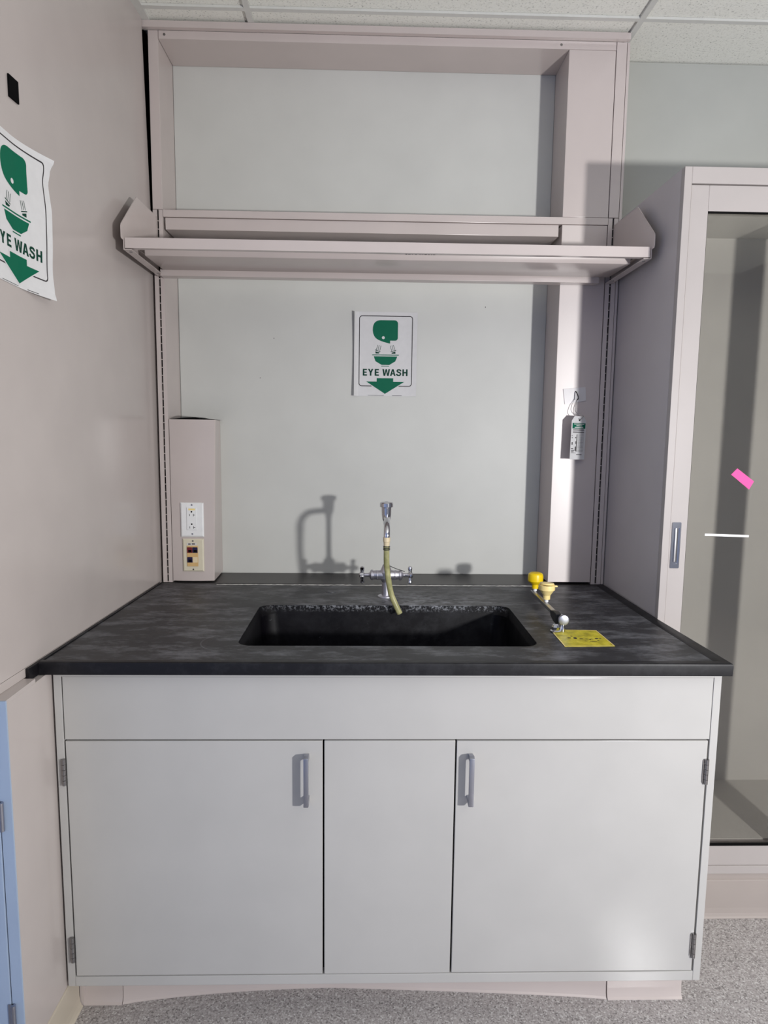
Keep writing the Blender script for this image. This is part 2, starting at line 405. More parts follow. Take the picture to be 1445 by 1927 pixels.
d2 = obj('door', B(0.9165, 1.5018, -0.0006, 0.018, 0.1382, 0.7243, bev=0.0014), M_CAB, sc, smooth=True)
handle(d2, 0.9480, 0.576, 0.700); hinge(d2, 1.5005, 0.6195, 0.681, -1); hinge(d2, 1.5005, 0.176, 0.239, -1)
obj('toe_board', B(0.012, 1.516, 0.13, 0.14, 0.0, 0.11), M_COVE, sc)
for a, b_, mat in ((0.0092, 0.1030, M_COVE), (1.3268, 1.5185, M_COVE)):
    bm = bmesh.new(); cove(bm, [(a, 0.078), (b_, 0.078)], 0.1095, foot=0.010); box(bm, a if a > 0.1 else 0.0002, b_, 0.0781, 0.1295, 0.0, 0.1095)
    if a < 0.1: box(bm, 0.0004, 0.0096, 0.0650, 0.0785, 0.0, 0.1095)
    obj('cove_base', bm, mat, sc, smooth=True)
pts = []
for k in range(41):
    t = k/40; x = 0.1045 + t*(1.3240-0.1045)
    dip = 0.047*min(1, math.sin(math.pi*min(1, t*1.15))**0.8 if t < 0.435 else (max(0, 1-((t-0.435)/0.565)))**0.75 if t > 0.435 else 1)
    pts.append((x, 0.078+dip*0.95))
bm = bmesh.new(); cove(bm, pts, 0.1095, foot=0.008); obj('cove_base', bm, M_COVE, sc, smooth=True, label='loose vinyl base strip bowed inward')

# ------------------------------------------------------------------ countertop with basin
ct = thing('countertop', (0.765, 0.4, 0.889), 'black epoxy resin laboratory countertop with an inset sink basin', 'countertop')
def xr(y): return 1.519 + (0.345-y)*(0.014/0.37) if y < 0.345 else 1.519 - (y-0.345)*0.0138
outer = [(-0.0145, -0.025), (xr(-0.025), -0.025), (xr(0.345), 0.345), (xr(0.762), 0.762), (0.0185, 0.762)]
SX0, SX1, SY0, SY1 = 0.392, 1.128, 0.108, 0.490
bm = bmesh.new(); plate_with_hole(bm, outer, rrect(SX0, SX1, SY0, SY1, 0.035, 8), 0.8895, 0.9135)
obj('worktop', bm, M_EPOXY, ct)
# raised marine edge along the front and the right end
def edge_strip(bm, path, hts, closed=False):
    rows = []
    for p, inn in path:
        n = (Vector(inn)-Vector(p)); L = n.length; n.normalize()
        r = []
        for d, z in ((0.0, 0.8895), (-0.0008, 0.912), (0.0004, 0.9165), (0.004, 0.9185), (L*0.55, 0.918), (L*0.8, 0.916), (L, 0.9137), (L, 0.8895)):
            q = Vector(p)+n*d; r.append(bm.verts.new((q.x, q.y, z)))
        rows.append(r)
    for a, b in zip(rows, rows[1:]):
        for i in range(len(a)): bm.faces.new((a[i], a[(i+1) % len(a)], b[(i+1) % len(b)], b[i]))
    bm.faces.new(rows[0]); bm.faces.new(rows[-1][::-1])
e = 0.0006
bm = bmesh.new()
edge_strip(bm, [((-0.0145, -0.025-e), (-0.0145, 0.004)), ((xr(-0.025)+e, -0.025-e), (xr(-0.025)-0.029, 0.004)),
                ((xr(0.345)+e, 0.345), (xr(0.345)-0.027, 0.345)), ((xr(0.762)+e, 0.762), (xr(0.762)-0.025, 0.762))], None)
obj('marine_edge', bm, M_EDGE, ct, smooth=True)
bm = bmesh.new(); box(bm, 0.0006, 0.0085, -0.062, 0.765, 0.8890, 0.9165, bev=0.001); tilt(bm)
obj('side_splash', bm, M_EDGE, ct, smooth=True)
obj('rear_ledge', B(0.016, 1.513, 0.768, D2-0.003, 0.894, 0.9135, bev=0.0015), M_LEDGE, ct, smooth=True)
# irregular mineral crust along the rear joint
bm = bmesh.new(); prev = None; x = 0.205
while x < 1.30:
    w = random.uniform(0.0025, 0.0072); yc = 0.7505+random.uniform(-0.0012, 0.0012)
    row = [bm.verts.new((x, yc-w, 0.9137)), bm.verts.new((x, yc, 0.9137+random.uniform(0.0008, 0.002))), bm.verts.new((x, yc+w*0.7, 0.9137))]
    if prev:
        bm.faces.new((prev[0], row[0], row[1], prev[1])); bm.faces.new((prev[1], row[1], row[2], prev[2]))
    prev = row; x += random.uniform(0.004, 0.011)
obj('mineral_crust', bm, M_CRUST, ct, label='whitish mineral crust along the rear joint')
# basin: lofted rounded rectangles with a raised inner lip and a flat bottom
bm = bmesh.new(); rings = []
lv = [(0.9128, 0.0012, 0.034), (0.906, 0.003, 0.036), (0.896, 0.006, 0.04), (0.889, 0.0085, 0.045), (0.76, 0.016, 0.05), (0.69, 0.026, 0.055), (0.672, 0.045, 0.06)]
for z, ins, r in lv:
    rings.append([bm.verts.new((p[0], p[1], z)) for p in rrect(SX0+ins, SX1-ins, SY0+ins, SY1-ins, r, 8)])
for a, b in zip(rings, rings[1:]):
    for i in range(len(a)): bm.faces.new((a[i], b[i], b[(i+1) % len(b)], a[(i+1) % len(a)]))
cv = bm.verts.new((0.76, 0.30, 0.664))
for i in range(len(rings[-1])): bm.faces.new((rings[-1][i], cv, rings[-1][(i+1) % len(rings[-1])]))
bas = obj('sink_basin', bm, M_BASIN, ct, smooth=True)
bm = bmesh.new(); lathe(bm, (0.76, 0.30, 0.664), (0, 0, 1), [(0, 0.05), (0.004, 0.05), (0.004, 0.036), (0.001, 0.03)], 28)
obj('drain', bm, M_STEEL, bas, smooth=True)
bm = bmesh.new()
lathe(bm, (0.592, 0.655, 0.9136), (0, 0, 1), [(0, 0.017), (0.0016, 0.0165), (0.002, 0.012), (0.0012, 0.010)], 24)
obj('plug_cap', bm, M_EPOXY, ct, smooth=True)

# ------------------------------------------------------------------ service frame on the back wall
fr = thing('service_frame', (0.765, 0.86, 0.914), 'tall taupe metal service frame standing behind the countertop, up to the ceiling', 'frame')
def upright(x0, x1, z0, z1, name='upright'):
    bm = bmesh.new(); xm = (x0+x1)/2; w = 0.0028
    box(bm, x0, xm-w, D1, D1+0.022, z0, z1); box(bm, xm+w, x1, D1, D1+0.022, z0, z1)
    box(bm, x0+0.001, x1-0.001, D1+0.022, D2-0.002, z0, z1)
    z = z0
    while z < z1-0.03:                       # the webs between the slots
        box(bm, xm-w, xm+w, D1+0.0025, D1+0.007, z, z+0.0022); z += 0.0254
    o = obj(name, bm, M_TAUPE, fr)
    obj('slot_shadow', B(xm-w, xm+w, D1+0.0075, D1+0.0215, z0, z1), M_SLOT, o, label='black strip standing in for the shade in the upright slots')  # slot shade painted as a solid black strip
    return o
upright(0.0195, 0.0505, 0.9145, 2.117); upright(1.4745, 1.5075, 0.9145, 2.117)
obj('upright_cover', B(0.0195, 0.0505, D1, D2-0.002, 2.1185, 2.6440, bev=0.001), M_TAUPE, fr, smooth=True)
obj('upright_cover', B(1.4750, 1.5075, D1, D2-0.002, 2.1185, 2.6440, bev=0.001), M_TAUPE, fr, smooth=True)
obj('edge_trim', B(1.5095, 1.5175, D1+0.002, D2-0.002, 0.9145, 2.6440), M_TAUPE, fr)
obj('post_cover', B(1.3255, 1.4725, D1+0.0005, D2-0.003, 0.921, 2.0945, bev=0.0015), M_POST, fr, smooth=True)
obj('post_cover', B(1.3255, 1.4732, D1+0.0005, D2-0.003, 2.1185, 2.6190, bev=0.0015), M_TAUPE, fr, smooth=True)
hd = obj('header', B(0.0515, 1.4735, D1, D2-0.002, 2.6195, 2.6440, bev=0.001), M_TAUPE, fr, smooth=True)
for x, y in ((0.070, D1), (1.30, D1)):
    bm = bmesh.new(); lathe(bm, (x, y, 2.632), (0, -1, 0), [(0, 0.004), (0.0012, 0.0035), (0.0014, 0.0012)], 14); obj('screw', bm, M_STEEL, hd, smooth=True)
obj('cross_rail', B(0.0515, 1.4735, D1-0.0015, D1+0.02, 2.0955, 2.1175, bev=0.001), M_TAUPE, fr, smooth=True)
obj('rail_channel', B(0.0570, 1.3155, D1+0.004, D2-0.0035, 2.0580, 2.0945, bev=0.0012), M_TAUPE, fr, smooth=True)

obj('rear_panel', B(0.0515, 1.3250, D2-0.0024, D2-0.0008, 2.0955, 2.6190), M_PANEL, fr, label='pale upper rear panel')
obj('rear_panel', B(0.0515, 1.3250, D2-0.0024, D2-0.0008, 0.9145, 2.0575), M_PANEL, fr, label='pale lower rear panel')
for x, z, r in ((0.3772, 1.7444, 0.0016), (1.1114, 1.8608, 0.0016), (0.3277, 1.6085, 0.0014)):
    bm = bmesh.new(); cyl(bm, (x, D2-0.0024, z), (x, D2-0.0028, z), r, 12); obj('pin_hole', bm, M_INK, bpy.data.objects['rear_panel.001'])
# ------------------------------------------------------------------ wall shelf on two brackets
sh = thing('wall_shelf', (0.765, 0.63, 1.91), 'long taupe metal wall shelf held on two angled end brackets above the sink', 'shelf')
SY = 0.468
bd = obj('shelf_board', B(0.037, 1.489, SY+0.0015, D1-0.002, 1.9445, 1.9480), M_TAUPE, sh)
bm = bmesh.new(); box(bm, 0.0355, 1.4905, SY, SY+0.0015, 1.9205, 1.9485); box(bm, 0.0355, 1.4905, SY+0.0015, SY+0.018, 1.9205, 1.922)
lip = obj('front_lip', bm, M_TAUPE, bd)
bm = bmesh.new(); x = 0.8065
while x < 0.885:
    w = random.uniform(0.003, 0.009); box(bm, x, x+w, 0.4815-random.uniform(0.001, 0.004), 0.4815+random.uniform(0.001, 0.003), 1.9202, 1.9205); x += w+random.uniform(0.002, 0.005)
obj('printed_mark', bm, M_INK, lip, label='small dark illegible print under the lip')
bm = bmesh.new()
prism(bm, [(0.556, 1.9222), (0.730, 1.9222), (0.735, 1.9443), (0.550, 1.9443)], 'x', 0.062, 1.468, 0.0006)
obj('stiffener', bm, M_TAUPE, bd, smooth=True)
bm = bmesh.new(); box(bm, 0.050, 1.440, 0.738, 0.757, 1.906, 1.926, bev=0.001)
box(bm, 0.050, 1.440, 0.757, 0.776, 1.906, 1.909)
obj('rear_rail', bm, M_TAUPE, bd, smooth=True)
for X, s in ((0.0325, 1), (1.4935, -1)):
    bm = bmesh.new()
    prism(bm, [(D1-0.001, 2.094), (0.585, 2.091), (0.578, 2.087), (0.452, 1.981), (0.449, 1.974), (0.449, 1.946), (0.452, 1.942), (0.4675, 1.941), (0.4675, 1.9175), (D1-0.001, 1.9135)], 'x', X-0.001, X+0.001)
    x0, x1 = (X-0.001, X+0.021) if s > 0 else (X-0.021, X+0.001)
    prism(bm, [(0.4675, 1.9160), (D1-0.001, 1.9120), (D1-0.001, 1.9138), (0.4675, 1.9178)], 'x', x0, x1)
    br = obj('bracket', bm, M_TAUPE, sh)
    for y in (0.492, 0.735):
        bm = bmesh.new(); zz = 1.916-(y-0.4675)*0.0128
        lathe(bm, (X+s*0.011, y, zz), (0, 0, -1), [(0, 0.0042), (0.0012, 0.0036), (0.0014, 0.0015)], 14); obj('screw', bm, M_STEEL, br, smooth=True)
# ------------------------------------------------------------------ raceway box with its two wall plates
rb = thing('raceway_box', (0.12, 0.85, 0.92), 'tall taupe metal raceway box at the left end behind the countertop', 'raceway')
bm = bmesh.new()
def race_ring(xr_, xb):
    f = [(0.0525+(xr_-0.0525)*k/10, 0.781-0.0052*(1-(2*k/10-1)**2)) for k in range(11)]
    return f + [(xr_+0.0015, 0.7825), (xr_+0.0035, 0.786), (xb, 0.937), (0.0525, 0.937)]
bot, top = race_ring(0.1870, 0.186), race_ring(0.1995, 0.186)
vb = [bm.verts.new((x, y, 0.9195)) for x, y in bot]; vt = [bm.verts.new((x, y, 1.4595)) for x, y in top]
bm.faces.new(vb[::-1]); bm.faces.new(vt); nb = len(vb)
for i in range(nb): bm.faces.new((vb[i], vb[(i+1) % nb], vt[(i+1) % nb], vt[i]))
obj('cover', bm, M_TAUPE, rb, smooth=True)
bm = bmesh.new()
prism(bm, [(0.055, 1.4600), (0.198, 1.4600), (0.150, 1.4640), (0.135, 1.4675), (0.100, 1.4660)], 'y', 0.784, 0.93)
obj('top_gap_shade', bm, M_SLOT, rb, label='black wedge standing in for the shade in the bowed open top')  # shade of the open gap, modelled as a black wedge

def frame2(x0, x1, z0, z1, y):   # bevelled face plate standing off a surface at y
    bm = bmesh.new(); d = 0.006; i = 0.004
    a = [bm.verts.new(p) for p in ((x0, y, z0), (x1, y, z0), (x1, y, z1), (x0, y, z1))]
    m_ = [bm.verts.new(p) for p in ((x0, y-d*0.55, z0), (x1, y-d*0.55, z0), (x1, y-d*0.55, z1), (x0, y-d*0.55, z1))]
    b = [bm.verts.new(p) for p in ((x0+i, y-d, z0+i), (x1-i, y-d, z0+i), (x1-i, y-d, z1-i), (x0+i, y-d, z1-i))]
    bm.faces.new(b)
    for P, Q in ((a, m_), (m_, b)):
        for k in range(4): bm.faces.new((P[k], P[(k+1) % 4], Q[(k+1) % 4], Q[k]))
    bm.faces.new(a[::-1]); return bm
OY = 0.7768
ot = thing('power_outlet', (0.1225, OY, 1.0705), 'white duplex power outlet plate on the raceway box, above the ivory jack plate', 'outlet')
obj('face_plate', frame2(0.0845, 0.1605, 1.0705, 1.1855, OY), M_WHITEPL, ot)
obj('receptacle', B(0.1055, 0.1385, OY-0.0085, OY-0.0061, 1.0945, 1.1695, bev=0.0008), M_WHITEPL, ot, smooth=True)
for z in (1.1495, 1.108):
    bm = bmesh.new(); cyl(bm, (0.122, OY-0.0082, z+0.006), (0.122, OY-0.0089, z+0.006), 0.0027, 14)
    box(bm, 0.1145, 0.1160, OY-0.0089, OY-0.0082, z-0.0085, z-0.0015)
    box(bm, 0.1275, 0.1290, OY-0.0089, OY-0.0082, z-0.009, z-0.001); box(bm, 0.1290, 0.1335, OY-0.0089, OY-0.0082, z-0.0058, z-0.0042)
    obj('socket', bm, M_SLOT, ot)
bm = bmesh.new(); box(bm, 0.112, 0.134, OY-0.0088, OY-0.0084, 1.1605, 1.1665); obj('rating_label', bm, M_PALEYEL, ot, label='small yellowed rating label')
for z in (1.0805, 1.178):
    bm = bmesh.new(); lathe(bm, (0.1225, OY-0.0061, z), (0, -1, 0), [(0, 0.003), (0.0008, 0.0025)], 12); obj('screw', bm, M_SATIN, ot)
jp = thing('data_plate', (0.1235, OY, 0.953), 'ivory data jack plate on the raceway box, just above the countertop', 'wall plate')
obj('face_plate', frame2(0.0890, 0.1590, 0.9530, 1.0640, OY), M_IVORY, jp)
obj('jack_insert', B(0.1040, 0.1405, OY-0.0085, OY-0.0061, 0.971, 1.0405, bev=0.0006), M_TAN, jp, smooth=True, label='tan jack insert')
for nm, x, z, w, mt, lb in (('jack', 0.1135, 1.0265, 0.0085, M_RED, 'dark red jack'), ('jack', 0.1312, 1.0265, 0.0085, M_NAVY, 'navy jack'), ('jack', 0.1135, 0.9935, 0.0085, M_NAVY, 'dark jack with wires')):
    bm = bmesh.new(); box(bm, x-w, x+w, OY-0.0105, OY-0.0084, z-0.0095, z+0.0095, bev=0.0012)
    j = obj(nm, bm, mt, jp, smooth=True, label=lb)
    bm = bmesh.new(); box(bm, x-0.0045, x+0.006, OY-0.0109, OY-0.0106, z-0.007, z+0.001); obj('port', bm, M_SLOT, j)
obj('blank_insert', B(0.1225, 0.1390, OY-0.0095, OY-0.0086, 0.984, 1.003, bev=0.0006), M_BEIGE, jp, smooth=True)
lb = obj('paper_label', B(0.1045, 0.136, OY-0.0067, OY-0.0062, 1.0425, 1.0500), M_PAPER, jp, label='small white label')
bm = bmesh.new(); box(bm, 0.108, 0.1165, OY-0.0070, OY-0.0068, 1.0448, 1.0480); box(bm, 0.120, 0.1310, OY-0.0070, OY-0.0068, 1.0452, 1.0485); obj('lettering', bm, M_INK, lb)
for z in (0.9600, 1.0570):
    bm = bmesh.new(); lathe(bm, (0.1235, OY-0.0061, z), (0, -1, 0), [(0, 0.003), (0.0008, 0.0025)], 12); obj('screw', bm, M_STEEL, jp)

# ------------------------------------------------------------------ eye wash signs
SW, SHT = 0.218, 0.2885
def cu(x): return (x-245)/1075.0*SW
def cvv(y): return (1580-y)/1435.0*SHT
def bar(x0, x1, y0, y1): return [(x0, y0), (x1, y0), (x1, y1), (x0, y1)]
def letters():
    """bold grotesque capitals in the sign's own grid, y down, cap height 1113-1230; every letter is a list of convex pieces"""
    t, b, o = 1113, 1230, []
    for x in (395, 600): o += [[bar(x, x+27, t, b), bar(x+27, x+72, t, t+23), bar(x+27, x+67, 1160, 1182), bar(x+27, x+73, b-23, b)]]
    o += [[[(483, t), (514, t), (530, 1150), (546, t), (577, t), (544, 1178), (544, b), (517, b), (517, 1178)]]]
    o += [[[(730, t), (759, t), (771, 1188), (786, t), (809, t), (824, 1188), (835, t), (864, t), (841, b), (812, b), (797.5, 1152), (782, b), (753, b)]]]
    o += [[[(862, b), (897, t), (911, t), (911, 1143), (891, b)], [(911, t), (925, t), (960, b), (931, b), (911, 1143)], [(901.8, 1183), (920.2, 1183), (924.8, 1203), (897.2, 1203)]]]
    c = [(1046, 1149), (1044, 1136), (1034, 1126), (1013, 1123), (992, 1128), (985, 1142), (991, 1156), (1012, 1166), (1036, 1176), (1046, 1190), (1041, 1208), (1024, 1219), (1003, 1219), (984, 1211), (977, 1192)]
    S = []; h = 12.5; L_, R_ = [], []
    for k, p in enumerate(c):
        a = Vector(c[max(k-1, 0)]); q = Vector(c[min(k+1, len(c)-1)]); d = (q-a).normalized(); n_ = Vector((-d.y, d.x))*h
        L_.append(tuple(Vector(p)+n_)); R_.append(tuple(Vector(p)-n_))
    for k in range(len(c)-1): S.append([L_[k], L_[k+1], R_[k+1], R_[k]])
    o += [S]
    o += [[bar(1076, 1103, t, b), bar(1138, 1165, t, b), bar(1103, 1138, 1160, 1183)]]
    return o
def sheet_part(name, polys, mat, mapf, lift, parent, label=None, cuts=0):
    """polys: list of (list of (u,v), list of faces or None) laid on the sheet mapf(u,v,lift)"""
    bm = bmesh.new()
    for vs, fs in polys:
        bv = [bm.verts.new((u, v, 0)) for u, v in vs]
        if fs is None: bm.faces.new(bv)
        else:
            for f in fs:
                try: bm.faces.new([bv[i] for i in f])
                except ValueError: pass
    if cuts:
        bmesh.ops.triangulate(bm, faces=bm.faces[:])
        for _ in range(cuts):
            es = [e_ for e_ in bm.edges if e_.calc_length() > 0.012]
            if not es: break
            bmesh.ops.subdivide_edges(bm, edges=es, cuts=1)
            bmesh.ops.triangulate(bm, faces=bm.faces[:])
    me = bpy.data.meshes.new(name); off = world_off(parent)
    for v in bm.verts: v.co = Vector(mapf(v.co.x, v.co.y, lift)) - off
    bmesh.ops.recalc_face_normals(bm, faces=bm.faces[:])
    bm.to_mesh(me); bm.free(); me.materials.append(mat)
    o = bpy.data.objects.new(name, me); COL.objects.link(o); o.parent = parent
    if label: o['label'] = label
    return o
def px(pts): return [(cu(x), cvv(y)) for x, y in pts]
def arcp(cx, cy, r, a0, a1, n=8): return [(cx+r*math.cos(math.radians(a0+(a1-a0)*k/n)), cy+r*math.sin(math.radians(a0+(a1-a0)*k/n))) for k in range(n+1)]
def bez(p0, p1, p2, n=8): return [((1-t)**2*p0[0]+2*t*(1-t)*p1[0]+t*t*p2[0], (1-t)**2*p0[1]+2*t*(1-t)*p1[1]+t*t*p2[1]) for t in [k/n for k in range(n+1)]]
def split_parts(name, L, mat, mapf, root, cuts):
    for q in L: sheet_part(name, [q], mat, mapf, 0.0010, root, cuts=cuts)
    L.clear()
def make_sign(root, mapf, nu, nv, cuts):
    bm = bmesh.new(); g = [[bm.verts.new((SW*i/nu, SHT*j/nv, 0)) for j in range(nv+1)] for i in range(nu+1)]
    for i in range(nu):
        for j in range(nv): bm.faces.new((g[i][j], g[i+1][j], g[i+1][j+1], g[i][j+1]))
    off = world_off(root); back = {}
    top_ = list(bm.faces)
    for v in list(bm.verts): back[v] = bm.verts.new(Vector(mapf(v.co.x, v.co.y, 0.0))-off)
    for f in top_: bm.faces.new([back[v] for v in f.verts][::-1])
    bnd = [e_ for e_ in bm.edges if len(e_.link_faces) == 1 and e_.verts[0] in back]
    for e_ in bnd: a, b = e_.verts; bm.faces.new((a, b, back[b], back[a]))
    for v in back: v.co = Vector(mapf(v.co.x, v.co.y, 0.0006))-off
    bmesh.ops.recalc_face_normals(bm, faces=bm.faces[:])
    me = bpy.data.meshes.new('paper'); bm.to_mesh(me); bm.free(); me.materials.append(M_PAPER)
    for p in me.polygons: p.use_smooth = False
    o = bpy.data.objects.new('paper', me); COL.objects.link(o); o.parent = root
    # border line
    outp = rrect(325, 1240, 208, 1412, 52, 8); inp = rrect(338, 1227, 221, 1399, 40, 8)
    n = len(outp); ring = px(outp)+px(inp); fs = [(i, (i+1) % n, n+(i+1) % n, n+i) for i in range(n)]
    sheet_part('border', [(ring, fs)], M_INK, mapf, 0.0010, root, cuts=cuts)
    head = ([(930, 283)] + arcp(930, 341, 58, -90, 0)[1:] + arcp(940, 580, 48, 0, 90) + [(857, 628), (857, 678)] + bez((857, 678), (690, 645), (620, 595))[1:]
            + bez((620, 595), (558, 540), (558, 440))[1:] + bez((558, 440), (558, 290), (690, 283))[1:])
    hp = sheet_part('head_pictogram', [(px(head), None)], M_GREEN, mapf, 0.0010, root, cuts=cuts, label='green bent head')
    sheet_part('eye', [(px(arcp(740, 580, 25, 0, 345, 23)), None)], M_PAPER, mapf, 0.0015, hp, label='white eye dot')
    L = []
    def line(a, b, w):
        a = Vector(a); b = Vector(b); d = (b-a).normalized(); q = Vector((-d.y, d.x))*w/2
        L.append((px([tuple(a+q), tuple(b+q), tuple(b-q), tuple(a-q)]), None))
    for a, b in (((645, 702), (624, 788)), ((672, 706), (652, 794)), ((703, 714), (682, 800)), ((862, 714), (884, 798)), ((890, 706), (910, 790)), ((915, 700), (938, 784))): line(a, b, 7)
    split_parts('water_jet', L, M_GREENINK, mapf, root, cuts)
    line((603, 788), (692, 818), 11); line((870, 818), (962, 788), 11); split_parts('nozzle_cap', L, M_GREENINK, mapf, root, cuts)
    L.append((px([(605, 812), (682, 832), (668, 850), (612, 850)]), None)); L.append((px([(886, 832), (950, 810), (950, 850), (886, 850)]), None))
    split_parts('nozzle', L, M_GREENINK, mapf, root, cuts)
    line((553, 873), (1010, 873), 15); split_parts('bowl_rim', L, M_GREEN, mapf, root, cuts); line((710, 1063), (845, 1063), 12); split_parts('bowl_base', L, M_GREEN, mapf, root, cuts)
    L.append((px([(580, 896), (985, 896), (950, 980), (850, 1042), (715, 1042), (610, 980)]), None))
    sheet_part('bowl_pictogram', L, M_GREEN, mapf, 0.0010, root, cuts=cuts, label='green eye wash bowl'); L.clear()
    sheet_part('lettering', [(px(pc), None) for lt in letters() for pc in lt], M_GREENINK, mapf, 0.0010, root, cuts=cuts)
    arrow = [(635, 1270), (920, 1270), (920, 1330), (1110, 1330), (780, 1540), (455, 1330), (635, 1330)]
    halo = [(620, 1258), (935, 1258), (935, 1318), (1150, 1318), (780, 1556), (412, 1318), (620, 1318)]
    h = sheet_part('arrow_outline', [(px(halo), None)], M_PAPER, mapf, 0.00108, root, cuts=cuts, label='white outline of the arrow')
    sheet_part('arrow', [(px(arrow), None)], M_GREEN, mapf, 0.00125, root, cuts=cuts, label='green arrow pointing down')
    line((487, 1568), (760, 1568), 5); line((905, 1567), (1070, 1567), 6)
    split_parts('small_print', L, M_INK, mapf, root, cuts)
sg = thing('eye_wash_sign', (0.766, D2, 1.5505), 'white and green eye wash sign on the back wall, above the faucet', 'sign')
def map_back(u, v, l):
    cur = 0.017*max(0, 1-u/0.016)**2*(1.0-0.35*math.sin(math.pi*v/SHT)) + 0.004*max(0, (u-SW+0.05)/0.05)**2
    return (0.656+u*1.006+(v/SHT-0.5)*0.001, D2-0.0028-cur-l, 1.5505+v)
make_sign(sg, map_back, 44, 12, 4)
sl = thing('eye_wash_sign', (-0.03, -0.01, 1.712), 'white and green eye wash sign with curled edges on the left wall panel', 'sign')
def map_left(u, v, l):
    d = SW-u; vv = v/SHT
    keys = [(0.0, 0.022), (0.06, 0.018), (0.2, 0.0155), (0.45, 0.0185), (0.62, 0.0196), (0.83, 0.0143), (0.92, 0.019), (1.0, 0.0302)]
    for (a, xa), (b, xb) in zip(keys, keys[1:]):
        if vv <= b+1e-6:
            t = (vv-a)/(b-a); t = t*t*(3-2*t); ec = xa+(xb-xa)*t; break
    X = ec*max(0, 1-d/0.115)**1.7 + 0.0009
    return TILT @ Vector((X+l, 0.1055-d*1.03, 1.7120+v*1.034+d*0.06))
make_sign(sl, map_left, 40, 40, 5)

bp_ = obj('black_cover_plate', tilt(B(0.0008, 0.004, -0.0110, 0.0250, 2.0900, 2.1338, bev=0.0008)), M_BLACK, None, smooth=True)
tag(bp_, 'small black square cover plate high on the left wall panel', 'cover plate')

# ------------------------------------------------------------------ faucet
FX, FY = 0.7665, 0.60
fc = thing('faucet', (FX, FY, 0.9137), 'chrome gooseneck laboratory faucet with two cross handles, standing behind the sink basin', 'faucet')
bm = bmesh.new()
lathe(bm, (FX, FY, 0.9138), (0, 0, 1), [(0, 0.026), (0.002, 0.0255), (0.004, 0.021), (0.005, 0.0135), (0.046, 0.0125), (0.052, 0.0165), (0.058, 0.019), (0.078, 0.0195), (0.086, 0.0165), (0.094, 0.013), (0.100, 0.0115)], 28)
obj('body', bm, M_DULLCHROME, fc, smooth=True)
for s in (-1, 1):
    bm = bmesh.new()
    lathe(bm, (FX+s*0.010, FY, 0.982), (s, 0, 0), [(0, 0.0165), (0.016, 0.0145), (0.018, 0.0155), (0.021, 0.0145), (0.030, 0.0140), (0.031, 0.0165), (0.037, 0.0165), (0.0395, 0.013), (0.042, 0.008), (0.045, 0.006), (0.058, 0.0055)], 24)
    v = obj('valve', bm, M_DULLCHROME, fc, smooth=True)
    bm = bmesh.new(); hx = FX+s*0.076
    lathe(bm, (hx-s*0.008, FY, 0.982), (s, 0, 0), [(0, 0.0075), (0.003, 0.010), (0.013, 0.010), (0.016, 0.006)], 18)
    a0 = 0.12 if s < 0 else -0.16
    for k in range(4):
        a = a0 + k*math.pi/2; dv = Vector((0, math.cos(a), math.sin(a)))
        c0 = Vector((hx-s*0.001, FY, 0.982))
        lathe(bm, c0+dv*0.007, dv, [(0, 0.0048), (0.006, 0.0055), (0.013, 0.0068), (0.018, 0.0064), (0.0205, 0.003)], 14)
    obj('handle', bm, M_CHROME, v, smooth=True)
bm = bmesh.new(); cyl(bm, (FX, FY, 1.010), (FX-0.001, FY, 1.160), 0.0072, 18); obj('riser', bm, M_CHROME, fc, smooth=True)
bm = bmesh.new(); lathe(bm, (FX-0.0012, FY, 1.142), (0, 0, 1), [(0, 0.0088), (0.010, 0.0095), (0.016, 0.0130), (0.032, 0.0150), (0.050, 0.0155), (0.054, 0.0160), (0.055, 0.0208), (0.066, 0.0208), (0.069, 0.0185), (0.071, 0.006), (0.072, 0.004)], 26)
obj('vacuum_breaker', bm, M_CHROME, fc, smooth=True)
pth = [(FX-0.001, FY-0.013, 1.1655), (FX-0.001, FY-0.04, 1.166), (FX-0.0015, FY-0.080, 1.166)]
for k in range(1, 9):
    a = math.pi/2*k/8; pth.append((FX-0.002-0.0002*k, FY-0.080-0.060*math.sin(a)*0.98, 1.166-0.040*(1-math.cos(a))))
pth += [(FX-0.004, 0.461, 1.118), (FX-0.004, 0.461, 1.112)]
pth[-2:] = [(FX-0.0038, 0.4612, 1.122)]
bm = bmesh.new(); tube(bm, spline(pth, 3), 0.0092, 18); obj('gooseneck', bm, M_CHROME, fc, smooth=True)
NX = FX-0.0038
bm = bmesh.new(); lathe(bm, (NX, 0.4612, 1.1235), (0, 0, -1), [(0, 0.0105), (0.012, 0.0105), (0.013, 0.0095), (0.024, 0.0085), (0.030, 0.0075), (0.05, 0.006)], 20); obj('nozzle', bm, M_BEIGE, fc, smooth=True, label='beige plastic nozzle')
hs = [(NX, 0.4612, 1.103), (NX, 0.4612, 1.08), (NX+0.001, 0.461, 1.0426), (0.769, 0.460, 1.000), (0.778, 0.4585, 0.955), (0.7965, 0.4565, 0.913), (0.8035, 0.456, 0.898)]
bm = bmesh.new(); tube(bm, spline(hs, 6), 0.0084, 16)
ho = obj('hose', bm, M_HOSE, fc, smooth=True, label='yellowed clear tubing hanging into the basin')
bm = bmesh.new()
for z in (1.098, 1.0935, 1.089): lathe(bm, (NX, 0.4612, z), (0, 0, -1), [(0, 0.0088), (0.0006, 0.0102), (0.0022, 0.0102), (0.0028, 0.0088)], 18)
obj('hose_clamp', bm, M_BLKRUB, ho, smooth=True)
bm = bmesh.new(); tube(bm, spline([(FX+0.007, FY-0.012, 1.016), (FX+0.012, FY-0.015, 1.013), (FX+0.035, FY-0.012, 1.003), (FX+0.058, FY-0.008, 0.995)], 5), 0.0011, 8)
